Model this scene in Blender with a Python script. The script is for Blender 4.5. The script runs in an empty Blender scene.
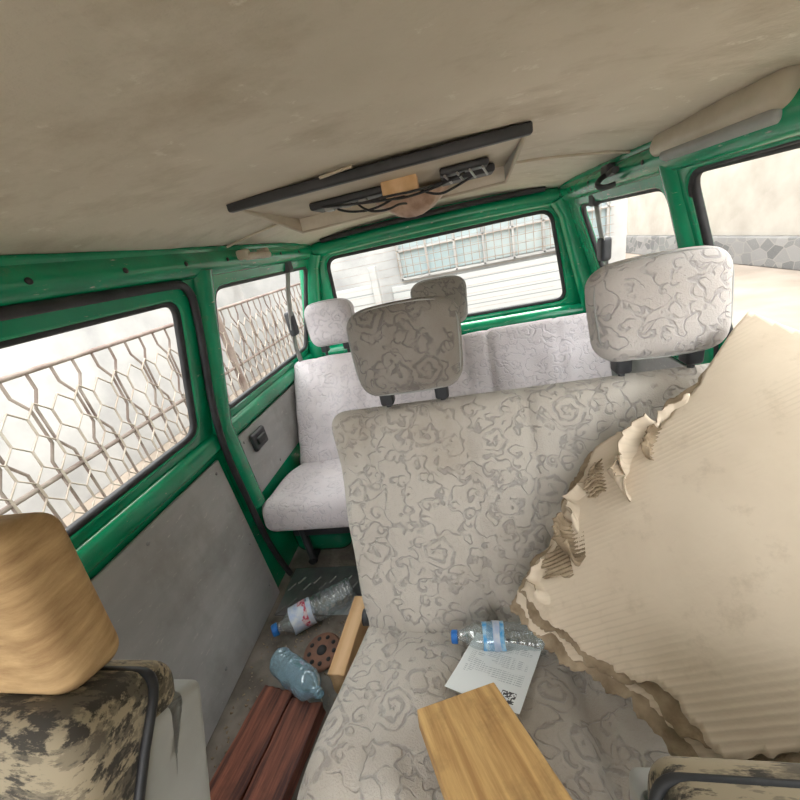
import bpy, bmesh, math, random
from mathutils import Matrix, Vector, noise
random.seed(4)
SC = bpy.context.scene
COL = SC.collection

# ------------------------------------------------------------------ materials
def new_mat(name):
    m = bpy.data.materials.new(name); m.use_nodes = True
    nt = m.node_tree
    for n in list(nt.nodes): nt.nodes.remove(n)
    out = nt.nodes.new('ShaderNodeOutputMaterial')
    b = nt.nodes.new('ShaderNodeBsdfPrincipled')
    nt.links.new(b.outputs[0], out.inputs[0])
    return m, nt, b, out
def L(nt, a, b): nt.links.new(a, b)
def rgba(c): return (c[0], c[1], c[2], 1)
def math_node(nt, op, a, b=None, c=None):
    n = nt.nodes.new('ShaderNodeMath'); n.operation = op
    for i, v in enumerate((a, b, c)):
        if v is None: continue
        if isinstance(v, (int, float)): n.inputs[i].default_value = v
        else: nt.links.new(v, n.inputs[i])
    return n.outputs[0]
def mixc(nt, fac, a, b):
    n = nt.nodes.new('ShaderNodeMix'); n.data_type = 'RGBA'
    if isinstance(fac, (int, float)): n.inputs[0].default_value = fac
    else: nt.links.new(fac, n.inputs[0])
    for i, v in ((6, a), (7, b)):
        if isinstance(v, tuple): n.inputs[i].default_value = rgba(v)
        else: nt.links.new(v, n.inputs[i])
    return n.outputs[2]
def ramp(nt, v, lo, hi):
    n = nt.nodes.new('ShaderNodeMapRange'); n.inputs[1].default_value = lo; n.inputs[2].default_value = hi
    nt.links.new(v, n.inputs[0]); return n.outputs[0]
def tco(nt, scale=(1, 1, 1), rot=(0, 0, 0)):
    t = nt.nodes.new('ShaderNodeTexCoord'); m = nt.nodes.new('ShaderNodeMapping')
    m.inputs['Scale'].default_value = scale; m.inputs['Rotation'].default_value = rot
    nt.links.new(t.outputs['Object'], m.inputs[0]); return m.outputs[0]
def noise_n(nt, vec, scale, detail=3, rough=.55):
    n = nt.nodes.new('ShaderNodeTexNoise'); n.inputs['Scale'].default_value = scale
    n.inputs['Detail'].default_value = detail; n.inputs['Roughness'].default_value = rough
    nt.links.new(vec, n.inputs['Vector']); return n
def bump(nt, b, h, strength=.3, dist=.01):
    n = nt.nodes.new('ShaderNodeBump'); n.inputs['Strength'].default_value = strength
    n.inputs['Distance'].default_value = dist
    nt.links.new(h, n.inputs['Height']); nt.links.new(n.outputs[0], b.inputs['Normal'])

def mottled(name, c1, c2, scale=6, rough=.7, bs=.15, fine=80, metal=0, lo=.35, hi=.65, stretch=(1, 1, 1), scuff=None, dirt=None):
    m, nt, b, o = new_mat(name)
    v = tco(nt, stretch)
    n1 = noise_n(nt, v, scale, 5)
    f = ramp(nt, n1.outputs[0], lo, hi)
    col = mixc(nt, f, c1, c2)
    if dirt:
        n6 = noise_n(nt, tco(nt, (1, 1.6, 1)), 4.2, 8, .68)
        col = mixc(nt, math_node(nt, 'MULTIPLY', ramp(nt, n6.outputs[0], .50, .72), .7), col, dirt)
    if scuff:
        n5 = noise_n(nt, tco(nt, (2.5, 2.5, 9)), 9, 7, .7)
        col = mixc(nt, math_node(nt, 'MULTIPLY', ramp(nt, n5.outputs[0], .61, .68), .6), col, scuff)
    L(nt, col, b.inputs['Base Color'])
    b.inputs['Roughness'].default_value = rough; b.inputs['Metallic'].default_value = metal
    n2 = noise_n(nt, v, fine, 3)
    if bs > 0: bump(nt, b, n2.outputs[0], bs, .004)
    return m

def green_paint(name, c=(0.0, .325, .145)):
    m, nt, b, o = new_mat(name)
    v = tco(nt)
    n1 = noise_n(nt, v, 5, 5)
    col = mixc(nt, ramp(nt, n1.outputs[0], .3, .7), c, tuple(x * .62 for x in c))
    n4 = noise_n(nt, v, 14, 8, .75)
    col = mixc(nt, math_node(nt, 'MULTIPLY', ramp(nt, n4.outputs[0], .57, .70), .3), col, (.13, .15, .11))
    sv = tco(nt, (1.2, 1, 7))
    n2 = noise_n(nt, sv, 16, 6, .7)
    sc = ramp(nt, n2.outputs[0], .65, .69)
    col = mixc(nt, math_node(nt, 'MULTIPLY', sc, .6), col, (.48, .54, .46))
    L(nt, col, b.inputs['Base Color'])
    b.inputs['Roughness'].default_value = .27
    b.inputs['Coat Weight'].default_value = .35
    n3 = noise_n(nt, v, 12, 3); bump(nt, b, n3.outputs[0], .18, .01)
    return m

def vmath(nt, op, a, b=None, s=None):
    n = nt.nodes.new('ShaderNodeVectorMath'); n.operation = op
    L(nt, a, n.inputs[0])
    if b is not None:
        if isinstance(b, tuple): n.inputs[1].default_value = b
        else: L(nt, b, n.inputs[1])
    if s is not None: n.inputs[3].default_value = s
    return n.outputs[0]
def fabric(name, base, pat, stain=(.25, .2, .15), stain_amt=.3, amt=.6):
    """jacquard: ragged rose heads in scattered cells, curls, leaves and stems between them"""
    m, nt, b, o = new_mat(name)
    v = tco(nt)
    nz = noise_n(nt, v, 19, 2)
    ad = vmath(nt, 'ADD', v, vmath(nt, 'SCALE', vmath(nt, 'SUBTRACT', nz.outputs['Color'], (.5, .5, .5)), s=.036))
    def spiral(scale, k, arms, hi0, hi1, rmax, randm, petals=0.0):
        vo = nt.nodes.new('ShaderNodeTexVoronoi'); vo.inputs['Scale'].default_value = scale
        vo.inputs['Randomness'].default_value = randm; L(nt, ad, vo.inputs['Vector'])
        df = vmath(nt, 'SUBTRACT', ad, vo.outputs['Position'])
        sp = nt.nodes.new('ShaderNodeSeparateXYZ'); L(nt, df, sp.inputs[0])
        yz = math_node(nt, 'ADD', sp.outputs[1], sp.outputs[2])
        an = math_node(nt, 'ARCTAN2', yz, sp.outputs[0])
        ph = math_node(nt, 'ADD', math_node(nt, 'MULTIPLY', vo.outputs['Distance'], k), math_node(nt, 'MULTIPLY', an, arms))
        if petals > 0:
            ph = math_node(nt, 'ADD', ph, math_node(nt, 'MULTIPLY', math_node(nt, 'ABSOLUTE', math_node(nt, 'SINE', math_node(nt, 'MULTIPLY', an, 2.5))), petals))
        s = ramp(nt, math_node(nt, 'SINE', ph), hi0, hi1)
        near = math_node(nt, 'SUBTRACT', 1.0, ramp(nt, vo.outputs['Distance'], rmax, rmax + .05))
        return math_node(nt, 'MULTIPLY', s, near), near
    r1, near1 = spiral(9.5, 36.0, 1.0, .0, .75, .38, .9, petals=1.7)
    r2, near2 = spiral(23.0, 13.0, 1.0, .40, .8, .46, 1.0)
    r2 = math_node(nt, 'MULTIPLY', r2, math_node(nt, 'SUBTRACT', 1.0, near1))
    nb = noise_n(nt, ad, 18, 1)
    ln = math_node(nt, 'ABSOLUTE', math_node(nt, 'SUBTRACT', nb.outputs[0], .5))
    r3 = math_node(nt, 'MULTIPLY', math_node(nt, 'SUBTRACT', 1.0, ramp(nt, ln, .010, .028)), math_node(nt, 'SUBTRACT', 1.0, near1))
    nc = noise_n(nt, v, 44, 2)
    brk = ramp(nt, nc.outputs[0], .38, .52)
    msk = math_node(nt, 'MULTIPLY', math_node(nt, 'MAXIMUM', math_node(nt, 'MAXIMUM', r1, r2), r3), math_node(nt, 'ADD', math_node(nt, 'MULTIPLY', brk, .7), .3))
    col = mixc(nt, math_node(nt, 'MULTIPLY', msk, amt), base, pat)
    ns = noise_n(nt, v, 3.0, 6, .6)
    st = math_node(nt, 'MULTIPLY', ramp(nt, ns.outputs[0], .46, .72), stain_amt)
    col = mixc(nt, st, col, stain)
    L(nt, col, b.inputs['Base Color'])
    b.inputs['Roughness'].default_value = .95
    b.inputs['Sheen Weight'].default_value = .2
    nf = noise_n(nt, v, 300, 2)
    h = math_node(nt, 'ADD', math_node(nt, 'MULTIPLY', msk, -.8), math_node(nt, 'MULTIPLY', nf.outputs[0], .5))
    bump(nt, b, h, .7, .005)
    return m

def wood(name, c1, c2, scale=(3, 30, 30), rough=.65, knots=.5, band='X', dist=5.0, wv=.25, lo=.32, hi=.68):
    m, nt, b, o = new_mat(name)
    v = tco(nt, scale)
    n1 = noise_n(nt, v, 1.3, 7, .65)
    w = nt.nodes.new('ShaderNodeTexWave'); w.inputs['Scale'].default_value = .22; w.inputs['Distortion'].default_value = dist
    w.inputs['Detail'].default_value = 4; w.inputs['Detail Scale'].default_value = .35; w.bands_direction = band; L(nt, v, w.inputs[0])
    f = math_node(nt, 'ADD', math_node(nt, 'MULTIPLY', n1.outputs[0], 1 - wv), math_node(nt, 'MULTIPLY', w.outputs[0], wv))
    col = mixc(nt, ramp(nt, f, lo, hi), c1, c2)
    v2 = tco(nt); n3 = noise_n(nt, v2, 11, 5, .65)
    col = mixc(nt, math_node(nt, 'MULTIPLY', ramp(nt, n3.outputs[0], .54, .72), knots), col, tuple(x * .3 for x in c2))
    L(nt, col, b.inputs['Base Color']); b.inputs['Roughness'].default_value = rough
    bump(nt, b, n1.outputs[0], .3, .004)
    return m

def glass_like(name, tint=(.95, .98, .97), refl=.08, diff=0.0):
    m, nt, b, o = new_mat(name)
    nt.nodes.remove(b)
    t = nt.nodes.new('ShaderNodeBsdfTransparent'); t.inputs[0].default_value = rgba(tint)
    g = nt.nodes.new('ShaderNodeBsdfGlossy'); g.inputs['Roughness'].default_value = .05
    mx = nt.nodes.new('ShaderNodeMixShader')
    if diff > 0:
        fr = nt.nodes.new('ShaderNodeLayerWeight'); fr.inputs[0].default_value = .35
        L(nt, math_node(nt, 'ADD', math_node(nt, 'MULTIPLY', fr.outputs['Facing'], .5), refl), mx.inputs[0])
    else:
        mx.inputs[0].default_value = refl
    L(nt, t.outputs[0], mx.inputs[1]); L(nt, g.outputs[0], mx.inputs[2])
    last = mx
    if diff > 0:
        d = nt.nodes.new('ShaderNodeBsdfDiffuse'); d.inputs[0].default_value = rgba(tint)
        m2 = nt.nodes.new('ShaderNodeMixShader'); m2.inputs[0].default_value = diff
        L(nt, mx.outputs[0], m2.inputs[1]); L(nt, d.outputs[0], m2.inputs[2]); last = m2
    L(nt, last.outputs[0], o.inputs[0])
    return m

M = {}
M['green'] = green_paint('green_body_paint')
M['greend'] = green_paint('green_paint_dark', (0.0, .17, .08))
M['head'] = mottled('headliner_vinyl', (.74, .67, .56), (.63, .565, .46), 3.0, .7, .3, 110, scuff=(.84, .79, .69), dirt=(.43, .355, .25))
M['panel'] = mottled('grey_panel', (.45, .445, .44), (.36, .355, .35), 4, .6, .12, 60, stretch=(1, 1, 2.5), scuff=(.66, .63, .58), dirt=(.28, .26, .235))
M['rubber'] = mottled('black_rubber', (.012, .012, .014), (.03, .03, .032), 20, .55, .1)
M['plast'] = mottled('black_plastic', (.02, .022, .025), (.045, .045, .05), 12, .45, .05)
M['gplast'] = mottled('grey_plastic', (.38, .38, .36), (.31, .31, .29), 8, .5, .05)
M['beige'] = mottled('beige_plastic', (.60, .53, .42), (.48, .41, .31), 8, .5, .08)
M['fab_mid'] = fabric('floral_fabric_grey', (.47, .43, .38), (.20, .19, .19), (.24, .175, .11), .50, amt=.48)
M['fab_dark'] = fabric('floral_fabric_worn', (.29, .26, .23), (.11, .10, .105), (.12, .09, .06), .60, amt=.55)
M['fab_lt'] = fabric('floral_fabric_light', (.53, .49, .465), (.25, .24, .26), (.31, .26, .22), .30, amt=.45)
M['fab_rear'] = fabric('floral_fabric_lilac', (.60, .55, .565), (.42, .39, .43), (.38, .32, .29), .32, amt=.42)
M['floor'] = mottled('dirty_floor', (.13, .11, .09), (.27, .235, .20), 11, .8, .5, 60)
M['metal'] = mottled('steel', (.45, .45, .45), (.3, .3, .3), 10, .35, .05, metal=.8)
M['rust'] = mottled('rusty_metal', (.34, .17, .11), (.20, .11, .08), 14, .7, .2, metal=.1)
M['wood_o'] = wood('raw_pine_board', (.68, .43, .17), (.42, .23, .08), (60, 4, 30), knots=.45, wv=.12, lo=.36, hi=.64)
M['wood_r'] = wood('red_stained_wood', (.30, .10, .055), (.075, .022, .016), (50, 3.2, 25), wv=.1, lo=.38, hi=.62)
M['wood_l'] = wood('fresh_cut_wood', (.80, .54, .30), (.64, .38, .18), (26, 2.5, 26), knots=.1)
M['tan'] = wood('tan_plush', (.52, .34, .165), (.32, .19, .085), (10, 10, 60), rough=.92, knots=.2, band='Z', wv=0, lo=.36, hi=.66)
M['winglass'] = glass_like('window_glass', (.97, .99, .98), .04)
M['pet'] = glass_like('clear_pet_plastic', (.90, .96, .98), .16, .08)
M['petb'] = glass_like('blue_pet_plastic', (.60, .85, .97), .16, .18)
M['lens'] = mottled('amber_lamp_lens', (.60, .42, .31), (.34, .21, .14), 26, .4, .1)
M['blue'] = mottled('blue_cap', (.02, .20, .60), (.02, .14, .48), 20, .4, 0)
M['card_in'] = mottled('torn_cardboard', (.44, .34, .23), (.22, .16, .10), 22, .9, .5, 120)

def camo():
    m, nt, b, o = new_mat('camo_velour')
    v = tco(nt, (11, 28, 54)); n = noise_n(nt, v, 1.2, 6, .7)
    v2 = tco(nt, (13, 13, 13)); n2 = noise_n(nt, v2, 1.1, 2)
    f = math_node(nt, 'ADD', math_node(nt, 'MULTIPLY', n.outputs[0], .66), math_node(nt, 'MULTIPLY', n2.outputs[0], .34))
    col = mixc(nt, ramp(nt, f, .480, .520), (.045, .037, .028), (.33, .27, .18))
    n5 = noise_n(nt, tco(nt, (8, 20, 34)), 1.7, 5, .7)
    col = mixc(nt, math_node(nt, 'MULTIPLY', ramp(nt, n5.outputs[0], .51, .55), .65), col, (.14, .115, .08))
    L(nt, col, b.inputs['Base Color']); b.inputs['Roughness'].default_value = .95
    b.inputs['Sheen Weight'].default_value = .1
    return m
M['camo'] = camo()

def cardboard():
    m, nt, b, o = new_mat('cardboard')
    v = tco(nt, (1, 1, 1), (0, 0, math.radians(100)))
    w = nt.nodes.new('ShaderNodeTexWave'); w.inputs['Scale'].default_value = 34; w.inputs['Distortion'].default_value = .8
    w.bands_direction = 'X'; L(nt, v, w.inputs[0])
    n = noise_n(nt, v, 5, 6, .62)
    col = mixc(nt, ramp(nt, n.outputs[0], .35, .7), (.70, .59, .46), (.61, .50, .38))
    n4 = noise_n(nt, v, 4.5, 3)
    crs = ramp(nt, n4.outputs[0], .42, .58)
    col = mixc(nt, math_node(nt, 'MULTIPLY', math_node(nt, 'MULTIPLY', ramp(nt, w.outputs[0], .7, 1), crs), .28), col, (.42, .33, .23))
    n7 = noise_n(nt, v, 13, 8, .72)
    col = mixc(nt, math_node(nt, 'MULTIPLY', ramp(nt, n7.outputs[0], .56, .70), .5), col, (.45, .355, .25))
    L(nt, col, b.inputs['Base Color']); b.inputs['Roughness'].default_value = .9
    n8 = noise_n(nt, v, 40, 4)
    bump(nt, b, math_node(nt, 'ADD', math_node(nt, 'MULTIPLY', math_node(nt, 'MULTIPLY', w.outputs[0], crs), .25), math_node(nt, 'MULTIPLY', n8.outputs[0], .6)), .45, .003)
    return m
M['card'] = cardboard()

def stripes(name, c1, c2, axis, freq, thr=.5, rough=.7):
    m, nt, b, o = new_mat(name)
    t = nt.nodes.new('ShaderNodeTexCoord'); s = nt.nodes.new('ShaderNodeSeparateXYZ'); L(nt, t.outputs['Object'], s.inputs[0])
    fr = math_node(nt, 'FRACT', math_node(nt, 'MULTIPLY', s.outputs[axis], freq))
    g = ramp(nt, fr, thr, thr + .06)
    L(nt, mixc(nt, g, c1, c2), b.inputs['Base Color']); b.inputs['Roughness'].default_value = rough
    return m

# ------------------------------------------------------------------ mesh helpers
def mesh_obj(name, verts, faces, mat, parent=None, smooth=True):
    me = bpy.data.meshes.new(name); me.from_pydata([tuple(v) for v in verts], [], faces); me.update()
    if smooth:
        for p in me.polygons: p.use_smooth = True
    o = bpy.data.objects.new(name, me); COL.objects.link(o)
    if mat: me.materials.append(mat)
    if parent: o.parent = parent
    return o
def empty(name):
    o = bpy.data.objects.new(name, None); COL.objects.link(o); o.empty_display_size = .1; return o

def rbox(name, size, r, mtx, mat, parent=None, n=22, deform=None):
    hx, hy, hz = size[0] / 2, size[1] / 2, size[2] / 2
    r = min(r, hx, hy, hz) * .999
    bm = bmesh.new()
    def coords(h):
        k = 5
        e = [(-h + r * (1 - math.cos(i / k * math.pi / 2)) ) for i in range(k)]
        span = 2 * (h - r); m = max(2, min(n, int(span / .012)))
        mid = [-h + r + span * i / m for i in range(m + 1)]
        return e + mid + [-x for x in reversed(e)]
    cx, cy, cz = coords(hx), coords(hy), coords(hz)
    cache = {}
    def V(x, y, z):
        key = (round(x, 6), round(y, 6), round(z, 6))
        if key in cache: return cache[key]
        ix = max(-(hx - r), min(hx - r, x)); iy = max(-(hy - r), min(hy - r, y)); iz = max(-(hz - r), min(hz - r, z))
        d = Vector((x - ix, y - iy, z - iz))
        p = Vector((ix, iy, iz))
        if d.length > 1e-9: p = p + d.normalized() * r
        if deform: p = deform(p)
        cache[key] = bm.verts.new(mtx @ p); return cache[key]
    def sheet(A, B, f):
        for i in range(len(A) - 1):
            for j in range(len(B) - 1):
                q = [f(A[i], B[j]), f(A[i + 1], B[j]), f(A[i + 1], B[j + 1]), f(A[i], B[j + 1])]
                q = list(dict.fromkeys(q))
                if len(q) > 2:
                    try: bm.faces.new(q)
                    except ValueError: pass
    for s in (-1, 1):
        sheet(cx, cy, lambda a, b: V(a, b, s * hz))
        sheet(cx, cz, lambda a, b: V(a, s * hy, b))
        sheet(cy, cz, lambda a, b: V(s * hx, a, b))
    bmesh.ops.recalc_face_normals(bm, faces=bm.faces)
    me = bpy.data.meshes.new(name); bm.to_mesh(me); bm.free()
    for p in me.polygons: p.use_smooth = True
    me.materials.append(mat)
    o = bpy.data.objects.new(name, me); COL.objects.link(o)
    if parent: o.parent = parent
    return o

def T(x, y, z): return Matrix.Translation((x, y, z))
def frame(origin, xa, ya, za):
    m = Matrix.Identity(4)
    for i, a in enumerate((Vector(xa).normalized(), Vector(ya).normalized(), Vector(za).normalized())):
        for k in range(3): m[k][i] = a[k]
    for k in range(3): m[k][3] = origin[k]
    return m

def curve_to_mesh(cu, name, mat, parent, mtx=None, smooth=True):
    tmp = bpy.data.objects.new('tmp', cu); COL.objects.link(tmp)
    dg = bpy.context.evaluated_depsgraph_get(); dg.update()
    me = bpy.data.meshes.new_from_object(tmp.evaluated_get(dg))
    bpy.data.objects.remove(tmp); bpy.data.curves.remove(cu)
    me.name = name
    if mtx: me.transform(mtx)
    me.materials.clear(); me.materials.append(mat)
    for p in me.polygons: p.use_smooth = smooth
    o = bpy.data.objects.new(name, me); COL.objects.link(o)
    if parent: o.parent = parent
    return o

def tubes(name, lists, r, mat, parent=None, cyclic=False, res=3, mtx=None, smooth_curve=False):
    cu = bpy.data.curves.new(name, 'CURVE'); cu.dimensions = '3D'; cu.bevel_depth = r; cu.bevel_resolution = res
    cu.use_fill_caps = True
    for pts in lists:
        if smooth_curve:
            s = cu.splines.new('NURBS'); s.points.add(len(pts) - 1); s.order_u = 3; s.use_endpoint_u = True; s.resolution_u = 6
        else:
            s = cu.splines.new('POLY'); s.points.add(len(pts) - 1)
        for i, p in enumerate(pts):
            s.points[i].co = (p[0], p[1], p[2], 1)
            if len(p) > 3: s.points[i].radius = p[3]
        s.use_cyclic_u = cyclic
    return curve_to_mesh(cu, name, mat, parent, mtx)

def round_poly(pts, r, k=6):
    out = []
    n = len(pts)
    for i in range(n):
        p0, p, p1 = Vector(pts[i - 1]), Vector(pts[i]), Vector(pts[(i + 1) % n])
        a = (p0 - p).normalized(); b = (p1 - p).normalized()
        s = p + a * r; e = p + b * r
        for j in range(k + 1):
            t = j / k
            out.append(tuple(s * (1 - t) ** 2 + p * 2 * t * (1 - t) + e * t * t))
    return out
def plate(name, outer, holes, thick, bev, mtx, mat, parent=None):
    cu = bpy.data.curves.new(name, 'CURVE'); cu.dimensions = '2D'; cu.fill_mode = 'BOTH'
    cu.extrude = thick / 2 - bev; cu.bevel_depth = bev; cu.bevel_resolution = 2; cu.offset = -bev
    for pts in [outer] + holes:
        s = cu.splines.new('POLY'); s.points.add(len(pts) - 1)
        for i, p in enumerate(pts): s.points[i].co = (p[0], p[1], 0, 1)
        s.use_cyclic_u = True
    return curve_to_mesh(cu, name, mat, parent, mtx, smooth=False)
def box(name, x0, x1, y0, y1, z0, z1, mat, parent=None, r=.004):
    return rbox(name, (abs(x1 - x0), abs(y1 - y0), abs(z1 - z0)), r, T((x0 + x1) / 2, (y0 + y1) / 2, (z0 + z1) / 2), mat, parent, n=3)
def lathe(name, prof, mtx, mat, parent=None, seg=28):
    vs, fs = [], []
    for (r, z) in prof:
        for j in range(seg):
            a = 2 * math.pi * j / seg
            vs.append(mtx @ Vector((r * math.cos(a), r * math.sin(a), z)))
    for i in range(len(prof) - 1):
        for j in range(seg):
            fs.append((i * seg + j, i * seg + (j + 1) % seg, (i + 1) * seg + (j + 1) % seg, (i + 1) * seg + j))
    return mesh_obj(name, vs, fs, mat, parent)

FZ = -1.21   # van floor, relative to the eye height used as z origin
CX = -.10    # van centre line

# ------------------------------------------------------------------ van shell
fl = box('floor', -.93, .73, -.95, 2.1, FZ - .05, FZ, M['floor'], r=.002)
vs, fs = [], []
nx, ny = 48, 110
Y0, Y1 = -.62, 2.0
for j in range(ny + 1):
    for i in range(nx + 1):
        u = -1 + 2 * i / nx; x = CX + u * .625; y = Y0 + (Y1 - Y0) * j / ny
        z = .11 + .052 * (1 - abs(u) ** 2.4)
        t = max(0, (y - 1.55) / .45); z -= .035 * t * t * (1 - .4 * abs(u))
        t = max(0, (-.3 - y) / .3); z -= .04 * t * t
        z += .007 * noise.noise(Vector((x * 3, y * 3, 0))) + .0025 * noise.noise(Vector((x * 12, y * 12, 4)))
        z += .004 * math.exp(-((y - 1.22 - .03 * u) / .012) ** 2)
        vs.append((x, y, z))
for j in range(ny):
    for i in range(nx):
        a = j * (nx + 1) + i; fs.append((a, a + 1, a + nx + 2, a + nx + 1))
ce = mesh_obj('ceiling', vs, fs, M['head'])
sm = ce.modifiers.new('s', 'SOLIDIFY'); sm.thickness = .02; sm.offset = 1
tubes('trim_1', [[(CX + u / 10 * .62, 1.215 + .03 * u / 10, .105 + .052 * (1 - abs(u / 10) ** 2.4)) for u in range(-10, 11)]], .0035, M['beige'])

def side_wall(side):
    s = -1 if side == 'left' else 1
    X = lambda x: x if s < 0 else (2 * CX - x)
    root = empty('wall_' + side)
    xa = Vector((0, 1, 0)); va = Vector((.18 * (-s), 0, .56)).normalized()
    na = xa.cross(va)
    m = frame((X(-.90), 0, -.45), xa, va, na)
    Ls = .595
    def rr(y0, y1, s0, s1, r=.05): return round_poly([(y0, s0), (y1, s0), (y1, s1), (y0, s1)], r)
    if side == 'left':
        wins = [(.02, .930, .030, .462), (1.095, 1.93, .030, .475)]
    else:
        wins = [(.10, 1.03, .035, .500), (1.13, 1.80, .035, .480)]
    fw = (-.72, -.16, .035, .45)
    holes = [rr(*w) for w in wins + [fw]]
    plate('upper_body_frame', [(-.92, -.09), (2.06, -.09), (2.04, Ls), (-.62, Ls), (-.92, .1)], holes, .030, .008, m, M['green'], root)
    box('lower_body', X(-.93), X(-.905), -.92, 2.08, FZ, -.44, M['green'], root)
    def board(nm, y0, y1, z0, z1, x=-.897):
        box(nm, X(x), X(x - .012), y0, y1, z0, z1, M['panel'], root, r=.004)
    board('trim_board_front', -.85, .965, FZ + .002, -.545, -.885)
    board('trim_board_rear', 1.08, 1.92, -.80, -.535, -.885)
    for (yy, zz) in ((.3, -.58), (.62, -.58), (.93, -.58), (.93, -.9), (.62, -1.12), (.93, -1.12), (1.12, -.57), (1.6, -.57), (1.3, -.77)):
        lathe('board_screw', [(.0001, .004), (.005, .003), (.006, 0)], frame((X(-.8848), yy, zz), (0, 1, 0), (0, 0, 1), (-s, 0, 0)), M['metal'], root, 10)
    rbox('sill_rail', (.05, 2.9, .07), .022, T(X(-.897), .56, -.49), M['green'], root, n=20)
    tubes('roof_rail', [[(X(-.742), -.6, .072), (X(-.742), 2.02, .072)]], .043, M['green'], root, res=6)
    tubes('roof_rail_lip', [[(X(-.775), -.6, .026), (X(-.775), 2.02, .026)]], .010, M['green'], root, res=4)
    for k in range(8):
        y = .35 + k * .2
        lathe('rail_hole', [(0.0001, 0), (.006, 0), (.006, .002), (.0001, .002)], frame((X(-.699), y, .07), (0, 1, 0), (0, 0, 1), (-s * 1, 0, 0)), M['rubber'], root, 14)
    yp = 1.035 if side == 'left' else 1.080
    hp = .042 if side == 'left' else .032
    tubes('middle_pillar', [[(X(-.885), yp, -.80), (X(-.885), yp, -.45), (X(-.765), yp, -.03), (X(-.735), yp, .06)]], hp, M['green'], root, res=6)
    tubes('rear_pillar', [[(X(-.87), 1.99, -1.2), (X(-.865), 1.99, -.45), (X(-.755), 1.975, .0), (X(-.71), 1.955, .07)]], .055, M['green'], root, res=6)
    ys = .980 if side == 'left' else 1.045
    z = lambda zz: X(-.90 + max(0, (zz + .45)) / .56 * .18 + (.030 if side == 'left' else .012))
    pts = [(z(.02), .1, .030), (z(.02), ys - .10, .028), (z(.0), ys - .03, .02), (z(-.05), ys, -.04), (z(-.45), ys + .01, -.45), (X(-.868), ys + .015, -.8), (X(-.868), ys + .02, -1.0), (X(-.865), ys + .06, -1.19)]
    tubes('door_seal', [pts], .0115 if side == 'left' else .006, M['rubber'], root, smooth_curve=True)
    for i, w in enumerate(wins + [fw]):
        pl = [(p[0], p[1], 0) for p in rr(w[0] + .003, w[1] - .003, w[2] + .003, w[3] - .003)]
        tubes('window_seal_%d' % (i + 1), [pl], .0110 if side == 'left' else .009, M['rubber'], root, cyclic=True, mtx=m)
        gp = rr(w[0], w[1], w[2], w[3])
        mesh_obj('glass_%d' % (i + 1), [m @ Vector((a, b, 0)) for a, b in gp], [tuple(range(len(gp)))], M['winglass'], root, smooth=False)
    return root
side_wall('left'); side_wall('right')

rw = empty('wall_rear')
mr = frame((0, 2.06, -.45), (1, 0, 0), (0, -.07, .56), (0, -.56, -.07))
hole = round_poly([(-.70, .02), (.56, .02), (.485, .475), (-.665, .475)], .06)
plate('tailgate_frame', [(-.93, -.78), (.73, -.78), (.73, 0), (.53, .60), (-.73, .60), (-.93, 0)], [hole], .04, .012, mr, M['green'], rw)
sealp = round_poly([(-.695, .024), (.555, .024), (.481, .470), (-.660, .470)], .06)
tubes('tailgate_seal', [[(a, b, 0) for a, b in sealp]], .011, M['rubber'], rw, cyclic=True, mtx=mr)
mesh_obj('rear_glass', [mr @ Vector((a, b, 0)) for a, b in sealp], [tuple(range(len(sealp)))], M['winglass'], rw, smooth=False)
tubes('heater_lines', [[mr @ Vector((-.655 + .0, .06 + .042 * k, -.004)), mr @ Vector((.50, .06 + .042 * k, -.004))] for k in range(10)], .0008, M['lens'], rw, res=1)
tubes('header_rail', [[(-.70, 1.965, .065), (CX, 1.965, .088), (.50, 1.965, .065)]], .036, M['green'], rw, res=5, smooth_curve=True)
tubes('header_seal', [[(-.64, 1.925, .104), (CX, 1.92, .122), (.44, 1.925, .104)]], .012, M['rubber'], rw, smooth_curve=True)
tubes('waist_rail', [[(-.84, 2.01, -.49), (.64, 2.01, -.49)]], .04, M['green'], rw, res=5)

wf = empty('wall_front')
box('bulkhead', -.93, .73, -.96, -.92, FZ, -.5, M['greend'], wf)
box('dashboard', -.88, .68, -.92, -.62, -.75, -.5, M['plast'], wf, r=.04)

for i, x0 in enumerate((-.895, .395)):
    rbox('wheel_arch' if i == 0 else 'wheel_arch.001', (.28, .60, .17), .06, T(x0 + .145, 1.45, FZ + .085), M['greend'], n=12)

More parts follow.
